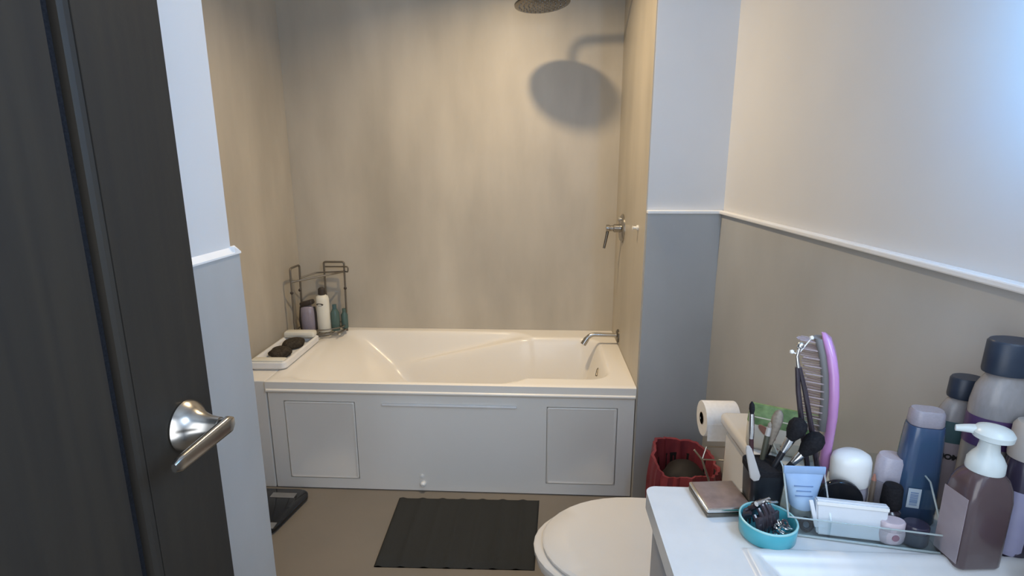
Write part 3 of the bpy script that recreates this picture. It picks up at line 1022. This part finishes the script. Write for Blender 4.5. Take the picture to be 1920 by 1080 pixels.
t = thing('hair_pin', (.436, .776, ZS + .006), 'long dark two-pronged hair pin with sparkling clear tip beside the hair brush', 'hair pin')
A, Bp = Vector((-.003, 0, .03)), Vector((-.050, -.002, .222))
for s, part in ((-1, 'prong'), (1, 'prong')):
    b = new_bm()
    tube(b, [Vector((s * .0075, 0, 0)) + A, A.lerp(Bp, .45) + Vector((s * .0070, 0, 0)), A.lerp(Bp, .8) + Vector((s * .0050, 0, 0)), Bp + Vector((s * .0018, 0, 0))], [.0042, .0042, .0038, .0030], 10)
    obj(part, b, 'clipdark', t)
b = new_bm()
tube(b, [Bp, Bp + Vector((-.004, 0, .018)), Bp + Vector((-.002, 0, .030))], [.0032, .0026, .0030], 10)
bmesh.ops.create_icosphere(b, subdivisions=2, radius=.0055, matrix=Matrix.Translation(Bp + Vector((-.001, 0, .034))))
obj('crystal_tip', b, 'silver', t)
b = new_bm()
for v_ in ((-.012, 0, .024), (.014, .0, .046)):
    bmesh.ops.create_icosphere(b, subdivisions=1, radius=.0034, matrix=Matrix.Translation(Bp + Vector(v_)))
    tube(b, [Bp + Vector((-.003, 0, .02)), Bp + Vector(v_)], .0009, 6)
obj('crystal_sprigs', b, 'white', t)

# clear organiser
OX, OY, OR = .359, .698, math.radians(-9.4)
t = thing('acrylic_organizer', (OX, OY, ZS), 'clear acrylic compartment organizer full of toiletries on the countertop', 'organizer', rot=(0, 0, OR))
def panel(bm, x0, x1, y0, y1, z0, z1):
    bx(bm, x0, x1, y0, y1, z0, z1)
b = new_bm(); panel(b, .0, .196, 0, .112, 0, .0025); obj('base', b, 'clear', t)
b = new_bm(); panel(b, 0, .196, 0, .0022, .003, .030); obj('front_wall', b, 'clear', t)
b = new_bm(); panel(b, 0, .196, .1098, .112, .003, .085); obj('back_wall', b, 'clear', t)
for x in (0., .0560, .1938):
    b = new_bm()
    loft(b, [[(x + d, .0024, .003), (x + d, .1096, .003), (x + d, .1096, .085), (x + d, .050, .080), (x + d, .0024, .030)] for d in (0, .0022)])
    obj('divider', b, 'clear', t)
b = new_bm()
for z in (.0295,):
    tube(b, [(0, .001, z), (.196, .001, z)], .0013, 6)
for x in (.001, .195):
    tube(b, [(x, .001, .030), (x, .050, .080), (x, .111, .085)], .0013, 6)
tube(b, [(0, .001, .002), (.196, .001, .002)], .0018, 6)
obj('polished_edges', b, 'clearedge', t)

CO, SO = math.cos(OR), math.sin(OR)
def inorg(u, v, z=.0032):
    return (OX + u * CO - v * SO, OY + u * SO + v * CO, ZS + z)

# light blue tube standing on its cap
t = thing('cream_tube', inorg(.0325, .050), 'light blue cream tube standing on its clear cap in the organizer', 'tube', rot=(math.radians(4), math.radians(-3), math.radians(-6)))
b = new_bm(); lathe(b, [(0, 0), (.0135, 0), (.0145, .002), (.0145, .018), (.012, .020), (0, .020)], 28); obj('cap', b, 'clearedge', t)
b = new_bm()
rings = []
for k in range(9):
    s = k / 8
    a_, c_ = .0175 + .0100 * s, .0165 * (1 - s) ** .8 + .0014
    rings.append([Vector((a_ * math.cos(2 * PI * i / 32), c_ * math.sin(2 * PI * i / 32), .0205 + .052 * s)) for i in range(32)])
loft(b, rings)
obj('body', b, 'lightblue', t)
b = new_bm(); box(b, (0, 0, .0785), (.058, .0030, .0125), .001, 2); obj('crimp', b, 'lightblue', t)
b = new_bm()
for k, w_ in enumerate((.026, .020, .024)):
    z = .056 - k * .007
    s = (z - .0205) / .052
    box(b, (-.002, -(.0165 * (1 - s) ** .8 + .0012), z), (w_, .0012, .0014), 0, 1, Matrix.Rotation(-.22, 3, 'X'))
obj('print_lines', b, 'mutedblue', t)
b = new_bm(); torus(b, .0075, .0030, Matrix.Rotation(math.radians(62), 4, 'X'), 24, 8)
o = tag(obj('hair_tie', b, 'softblack'), 'small black hair tie loop low in front of the light blue tube', 'hair tie'); o.location = inorg(.030, .0145, .0115)
t = thing('hair_claw', inorg(.044, .020, .004), 'tiny black claw clip between light blue tube and white packet', 'hair clip')
b = new_bm(); box(b, (0, 0, .007), (.012, .005, .013), .002, 2, Matrix.Rotation(.4, 3, 'Y')); obj('jaw', b, 'black', t)
b = new_bm(); box(b, (.003, .006, .006), (.011, .004, .011), .002, 2, Matrix.Rotation(-.3, 3, 'Y')); obj('jaw', b, 'black', t)

# white wrapped packet
t = thing('tissue_packet', inorg(.0855, .011), 'white film-wrapped tissue packet standing at the front of the organizer', 'packet', rot=(math.radians(-8), 0, OR + math.radians(1)))
b = new_bm()
loft(b, [[Vector((x * k, y_, z)) for x, y_ in ((-.043, -.0055), (.043, -.0055), (.043, .0055), (-.043, .0055))] for k, z, in ((1.0, 0), (1.02, .004), (1.05, .022), (1.08, .044), (1.10, .052))])
bmesh.ops.bevel(b, geom=list(b.edges), offset=.002, segments=2, affect='EDGES')
obj('pack', b, 'packet', t)
b = new_bm(); box(b, (0, -.0062, .047), (.093, .0012, .005), .0004, 1); obj('top_fold', b, 'white', t)
b = new_bm(); box(b, (-.049, -.004, .030), (.006, .004, .040), .0015, 2, Matrix.Rotation(-.25, 3, 'Y')); obj('end_flap', b, 'packet', t)

# jars
t = thing('cream_jar', inorg(.1385, .0135), 'small pale pink cream jar with plum dot beside the white packet', 'jar')
b = new_bm(); lathe(b, [(0, 0), (.015, 0), (.0178, .004), (.0185, .014), (.0175, .020), (0, .020)], 32, None, 1, .68); obj('body', b, 'pinkjar', t)
b = new_bm(); lathe(b, [(0, .0202), (.0168, .0202), (.0168, .031), (.015, .033), (0, .033)], 32, None, 1, .68); obj('lid', b, 'pinkjar', t)
b = new_bm(); lathe(b, [(0, 0), (.0048, 0), (.0048, .001), (0, .001)], 16, Matrix.Translation((-.001, -.0122, .013)) @ Matrix.Rotation(PI / 2, 4, 'X')); obj('dot_mark', b, 'pinkdot', t)
t = thing('balm_jar', inorg(.1705, .0185), 'navy squat jar at the right front corner of the organizer', 'jar')
b = new_bm(); lathe(b, [(0, 0), (.016, 0), (.0170, .003), (.0170, .019), (0, .019)], 32, None, 1, .9); obj('body', b, 'navycap', t)
b = new_bm(); lathe(b, [(0, .0192), (.0165, .0192), (.0165, .027), (.0150, .029), (0, .029)], 32, None, 1, .9); obj('lid', b, 'darkpurple', t)

# things at the back of the organiser
t = thing('roll_on_deodorant', inorg(.108, .083), 'frosted roll-on deodorant with big white domed cap, leaning slightly', 'deodorant', rot=(0, math.radians(-3), 0))
b = new_bm(); lathe(b, [(0, 0), (.022, 0), (.0245, .004), (.0265, .030), (.026, .045), (0, .045)], 36, None, 1, .80); obj('body', b, 'deo', t)
b = new_bm(); lathe(b, [(0, .0455), (.0275, .0455), (.0285, .050), (.0285, .082), (.026, .090), (.018, .0955), (0, .097)], 36, None, 1, .80); obj('cap', b, 'white', t)
t = thing('lip_balm_tube', inorg(.157, .086), 'tall frosted lilac-grey tube right of the white domed deodorant', 'tube', rot=(0, math.radians(2), 0))
b = new_bm(); lathe(b, [(0, 0), (.020, 0), (.0215, .003), (.0215, .055), (0, .055)], 32, None, 1, .8); obj('body', b, 'frost', t)
b = new_bm(); lathe(b, [(0, .0555), (.021, .0555), (.021, .088), (.018, .0945), (0, .095)], 32, None, 1, .8); obj('cap', b, 'deo', t)
t = thing('lip_pencil', inorg(.130, .064, .004), 'short brown lip pencil upright behind the white packet', 'pencil')
b = new_bm(); tube(b, [(0, 0, 0), (0, 0, .062)], .0034, 8); obj('barrel', b, 'card', t)
b = new_bm(); lathe(b, [(0, .0622), (.0034, .0622), (.0012, .072), (0, .072)], 8); obj('tip', b, 'redbrown', t)
t = thing('powder_compact', inorg(.082, .050, .0045), 'black round compact standing on edge behind the white packet', 'compact', rot=(0, 0, OR))
b = new_bm(); lathe(b, [(0, -.005), (.030, -.005), (.0315, -.003), (.0315, -.0004), (0, -.0004)], 40, Matrix.Translation((0, 0, .0318)) @ Matrix.Rotation(PI / 2, 4, 'X')); obj('base', b, 'black', t)
b = new_bm(); lathe(b, [(0, .0004), (.0315, .0004), (.0315, .003), (.030, .005), (0, .005)], 40, Matrix.Translation((0, 0, .0318)) @ Matrix.Rotation(PI / 2, 4, 'X')); obj('lid', b, 'blackglass', t)
t = thing('nail_polish', inorg(.150, .050), 'small bottle with tall black cap behind the pale pink jar', 'bottle')
b = new_bm(); lathe(b, [(0, 0), (.012, 0), (.0138, .003), (.0138, .026), (.007, .032), (0, .032)], 28); obj('body', b, 'clipdark', t)
b = new_bm(); lathe(b, [(0, .0322), (.0125, .0322), (.0135, .036), (.0125, .062), (.011, .066), (0, .066)], 28); obj('cap', b, 'softblack', t)

# teal tin with clips
TXc, TYc = .332, .698
t = thing('trinket_tin', (TXc, TYc, ZS), 'round teal open tin holding hair clips in front of the brush cup', 'tin')
b = new_bm()
lathe(b, [(0, 0), (.0355, 0), (.038, .003), (.039, .025), (.0387, .0255), (.0367, .0255), (.0357, .024), (.0347, .004), (0, .004)], 48)
obj('bowl', b, 'teal', t)
b = new_bm(); torus(b, .0378, .0016, Matrix.Translation((0, 0, .0262)), 48, 8); obj('rim', b, 'tealrim', t)
t = thing('claw_clip', (TXc - .008, TYc + .007, ZS + .0045), 'large dark tortoise claw clip heaped in the teal tin', 'hair clip', rot=(0, 0, .5))
for s in (-1, 1):
    b = new_bm()
    for k in range(6):
        x = -.021 + k * .0082
        h = .043 - .0022 * (k - 2.5) ** 2
        tube(b, [(x, s * .013, .001), (x, s * .0150, h * .4), (x * .9, s * .0105, h * .8), (x * .85, s * .003, h)], [.0014, .0030, .0034, .0030], 8)
    box(b, (0, s * .0125, .021), (.043, .005, .020), .002, 2, Matrix.Rotation(s * .12, 3, 'X'))
    obj('jaw', b, 'clipdark', t)
b = new_bm(); tube(b, [(-.012, 0, .0435), (.014, 0, .0435)], .0036, 10); obj('spring', b, 'silver', t)
b = new_bm(); box(b, (.012, -.007, .045), (.018, .008, .003), .0012, 2, Matrix.Rotation(.25, 3, 'Y')); obj('shiny_plate', b, 'silver', t)
t = thing('chain_bracelet', (TXc + .017, TYc - .010, ZS + .0048), 'silver chain bracelet piled at the right in the teal tin', 'bracelet')
rng = random.Random(3)
for k in range(16):
    b = new_bm()
    a = k * 2.4
    r_ = .003 + .0118 * (k / 16) ** .6
    torus(b, .0042, .0012, Matrix.Translation((r_ * math.cos(a), r_ * math.sin(a) , .004 + .017 * (1 - k / 16))) @ Matrix.Rotation(rng.uniform(0, 3), 4, 'Z') @ Matrix.Rotation(rng.uniform(.2, 1.2), 4, 'X'), 16, 6)
    obj('link', b, 'silver' if k % 3 else 'clipdark', t)
b = new_bm(); torus(b, .0065, .0016, Matrix.Rotation(1.1, 4, 'X'), 24, 8)
o = tag(obj('ring', b, 'silver'), 'small silver ring near the front edge of the teal tin', 'ring'); o.location = (TXc + .001, TYc - .027, ZS + .0112)

# ---------------------------------------------------------------- bottles at the wall end
t = thing('body_wash_bottle', (.563, .749, ZS), 'tall dark blue bottle with barcode sticker at the right end of the organizer', 'bottle', rot=(0, 0, math.radians(-12)))
b = new_bm()
loft(b, [rrect(a_, c_, r_, 6, z) for a_, c_, r_, z in ((0.027, 0.0186, 0.0133, 0), (0.0287, 0.0205, 0.0149, 0.004), (0.0291, 0.0205, 0.0158, 0.03), (0.0274, 0.0195, 0.0158, 0.08), (0.0248, 0.0186, 0.0149, 0.13), (0.0239, 0.0177, 0.0149, 0.148), (0.0231, 0.0167, 0.0141, 0.153))])
obj('body', b, 'bluebottle', t)
b = new_bm()
loft(b, [rrect(a_, c_, r_, 6, z) for a_, c_, r_, z in ((0.0212, 0.0149, 0.0129, 0.1535), (0.0225, 0.0158, 0.0137, 0.156), (0.0216, 0.0149, 0.0129, 0.173), (0.0193, 0.0126, 0.0108, 0.177))])
obj('cap', b, 'frost', t)
b = new_bm()
box(b, (-.008, -.0225, .045), (.0165, .0008, .031), 0, 1)
lab = obj('barcode_sticker', b, 'barcode', t)
b = new_bm()
rng = random.Random(2)
z = .034
while z < .056:
    h = rng.choice((.0006, .001, .0014))
    box(b, (-.008, -.0230, z), (.010, .0004, h), 0, 1)
    z += h + rng.choice((.0006, .001))
obj('bars', b, 'mutedblue', lab)

t = thing('toner_bottle', (.641, .787, ZS), 'clear grey bottle with black cap and teal topped label behind the soap pump', 'bottle')
b = new_bm(); lathe(b, [(0, 0), (.031, 0), (.033, .004), (.033, .145), (.031, .160), (.024, .174), (.018, .180), (0, .180)], 40, None, 1, .62); obj('body', b, 'greybody', t)
b = new_bm(); lathe(b, [(0, .1805), (.0228, .1805), (.0235, .184), (.0225, .209), (.0205, .212), (0, .212)], 36, None, 1, .8); obj('cap', b, 'navycap', t)
b = new_bm(); lathe(b, [(.0332, .020), (.0336, .020), (.0336, .112), (.0332, .112), (.0332, .020)], 40, None, 1, .62); obj('label', b, 'soaplabel', t)
b = new_bm(); lathe(b, [(.0332, .112), (.0337, .112), (.0337, .146), (.0332, .146), (.0332, .112)], 40, None, 1, .62); obj('band', b, 'greenlabel', t)
fc = bpy.data.curves.new('lettering', 'FONT')
fc.body = 'NOME'
fc.size = .0115
fc.offset = .0005
fc.extrude = .0004
fc.align_x = 'CENTER'
fo = bpy.data.objects.new('lettering_curve', fc)
COL.objects.link(fo)
dg = bpy.context.evaluated_depsgraph_get()
me = bpy.data.meshes.new_from_object(fo.evaluated_get(dg))
COL.objects.unlink(fo)
bpy.data.objects.remove(fo)
me.materials.clear()
me.materials.append(M['print'])
for v in me.vertices:                                   # wrap the word around the oval body
    a = v.co.x / .030 - .55
    v.co = Vector((.0345 * math.sin(a), -.0345 * .62 * math.cos(a) - v.co.z, v.co.y))
lo = bpy.data.objects.new('lettering', me)
COL.objects.link(lo)
lo.parent = t
lo.location = (0, 0, .086)

t = thing('mouthwash_bottle', (.6495, .735, ZS - .0001), 'tallest clear grey bottle with large navy cap and purple label at the right picture edge', 'bottle')
b = new_bm(); lathe(b, [(0, 0), (.036, 0), (.0375, .004), (.0375, .195), (.034, .218), (.026, .234), (.022, .240), (0, .240)], 40, None, 1, .78); obj('body', b, 'greybody', t)
b = new_bm(); lathe(b, [(0, .2405), (.0305, .2405), (.0315, .244), (.0305, .284), (.028, .287), (0, .287)], 40, None, 1, .78); obj('cap', b, 'navycap', t)
b = new_bm(); lathe(b, [(.0380, .135), (.0382, .135), (.0382, .178), (.0380, .178), (.0380, .135)], 40, None, 1, .78); obj('label', b, 'purplelabel', t)

t = thing('foaming_soap_bottle', (.582, .662, ZS), 'brown foaming hand soap bottle with white pump top', 'soap bottle', rot=(0, 0, math.radians(4)))
t.scale = (.83, .83, .965)
b = new_bm()
loft(b, [rrect(a_, c_, r_, 7, z) for a_, c_, r_, z in ((.034, .026, .010, 0), (.036, .028, .011, .003), (.0365, .0285, .012, .100), (.035, .028, .016, .118), (.031, .026, .020, .130), (.024, .0225, .0215, .138))])
obj('body', b, 'soap', t)
b = new_bm(); box(b, (-.0370, 0, .056), (.0008, .045, .098), 0, 1); obj('label', b, 'soaplabel', t)
b = new_bm(); lathe(b, [(0, .1385), (.0245, .1385), (.0250, .141), (.0245, .152), (.020, .160), (.0145, .167), (.0130, .176), (.0130, .182), (0, .182)], 36); obj('collar', b, 'foamwhite', t)
b = new_bm()
lathe(b, [(0, .1822), (.017, .1822), (.0255, .186), (.0265, .193), (.022, .199), (.010, .202), (0, .202)], 36, Matrix.Translation((.002, 0, 0)))
ring = []
for k in range(7):
    s = k / 6
    x = -.010 - .034 * s
    ring.append([Vector((x, q_.x, .1935 - .004 * s * s + q_.y)) for q_ in rrect(.0105 * (1 - .45 * s), .0055 * (1 - .35 * s), .0034, 4)])
loft(b, ring)
bmesh.ops.rotate(b, verts=b.verts, cent=(0, 0, 0), matrix=Matrix.Rotation(math.radians(-34), 3, 'Z'))
obj('pump_head', b, 'foamwhite', t)

t = thing('conditioner_bottle', (.652, .682, ZS), 'dark purple bottle with pale grey cap and lavender label right of the soap pump', 'bottle')
b = new_bm(); lathe(b, [(0, 0), (.021, 0), (.0225, .004), (.0225, .125), (.020, .140), (0, .140)], 36); obj('body', b, 'darkpurple', t)
b = new_bm(); lathe(b, [(0, .1405), (.0215, .1405), (.0222, .145), (.0215, .185), (.018, .191), (0, .191)], 36); obj('cap', b, 'palegrey', t)
b = new_bm()
rings = []
for z, h in ((.004, .5), (.012, .9), (.06, 1.0), (.085, .85), (.098, .45)):
    rings.append([Vector((.0229 * math.cos(a), .0229 * math.sin(a), z)) for a in [math.radians(215) + (k / 12 - .5) * 1.9 * h for k in range(13)]] + [Vector((.0226 * math.cos(a), .0226 * math.sin(a), z)) for a in [math.radians(215) - (k / 12 - .5) * 1.9 * h for k in range(13)]])
loft(b, rings)
obj('label', b, 'lavender', t)
t = thing('violet_jar', (.6475, .600, ZS), 'violet jar with clear lid at the lower right picture corner', 'jar')
b = new_bm(); lathe(b, [(0, 0), (.021, 0), (.023, .003), (.023, .045), (.021, .049), (0, .049)], 36); obj('body', b, 'violet', t)
b = new_bm(); lathe(b, [(0, .0495), (.0235, .0495), (.0240, .053), (.0235, .066), (.021, .069), (0, .069)], 36); obj('lid', b, 'greybody', t)
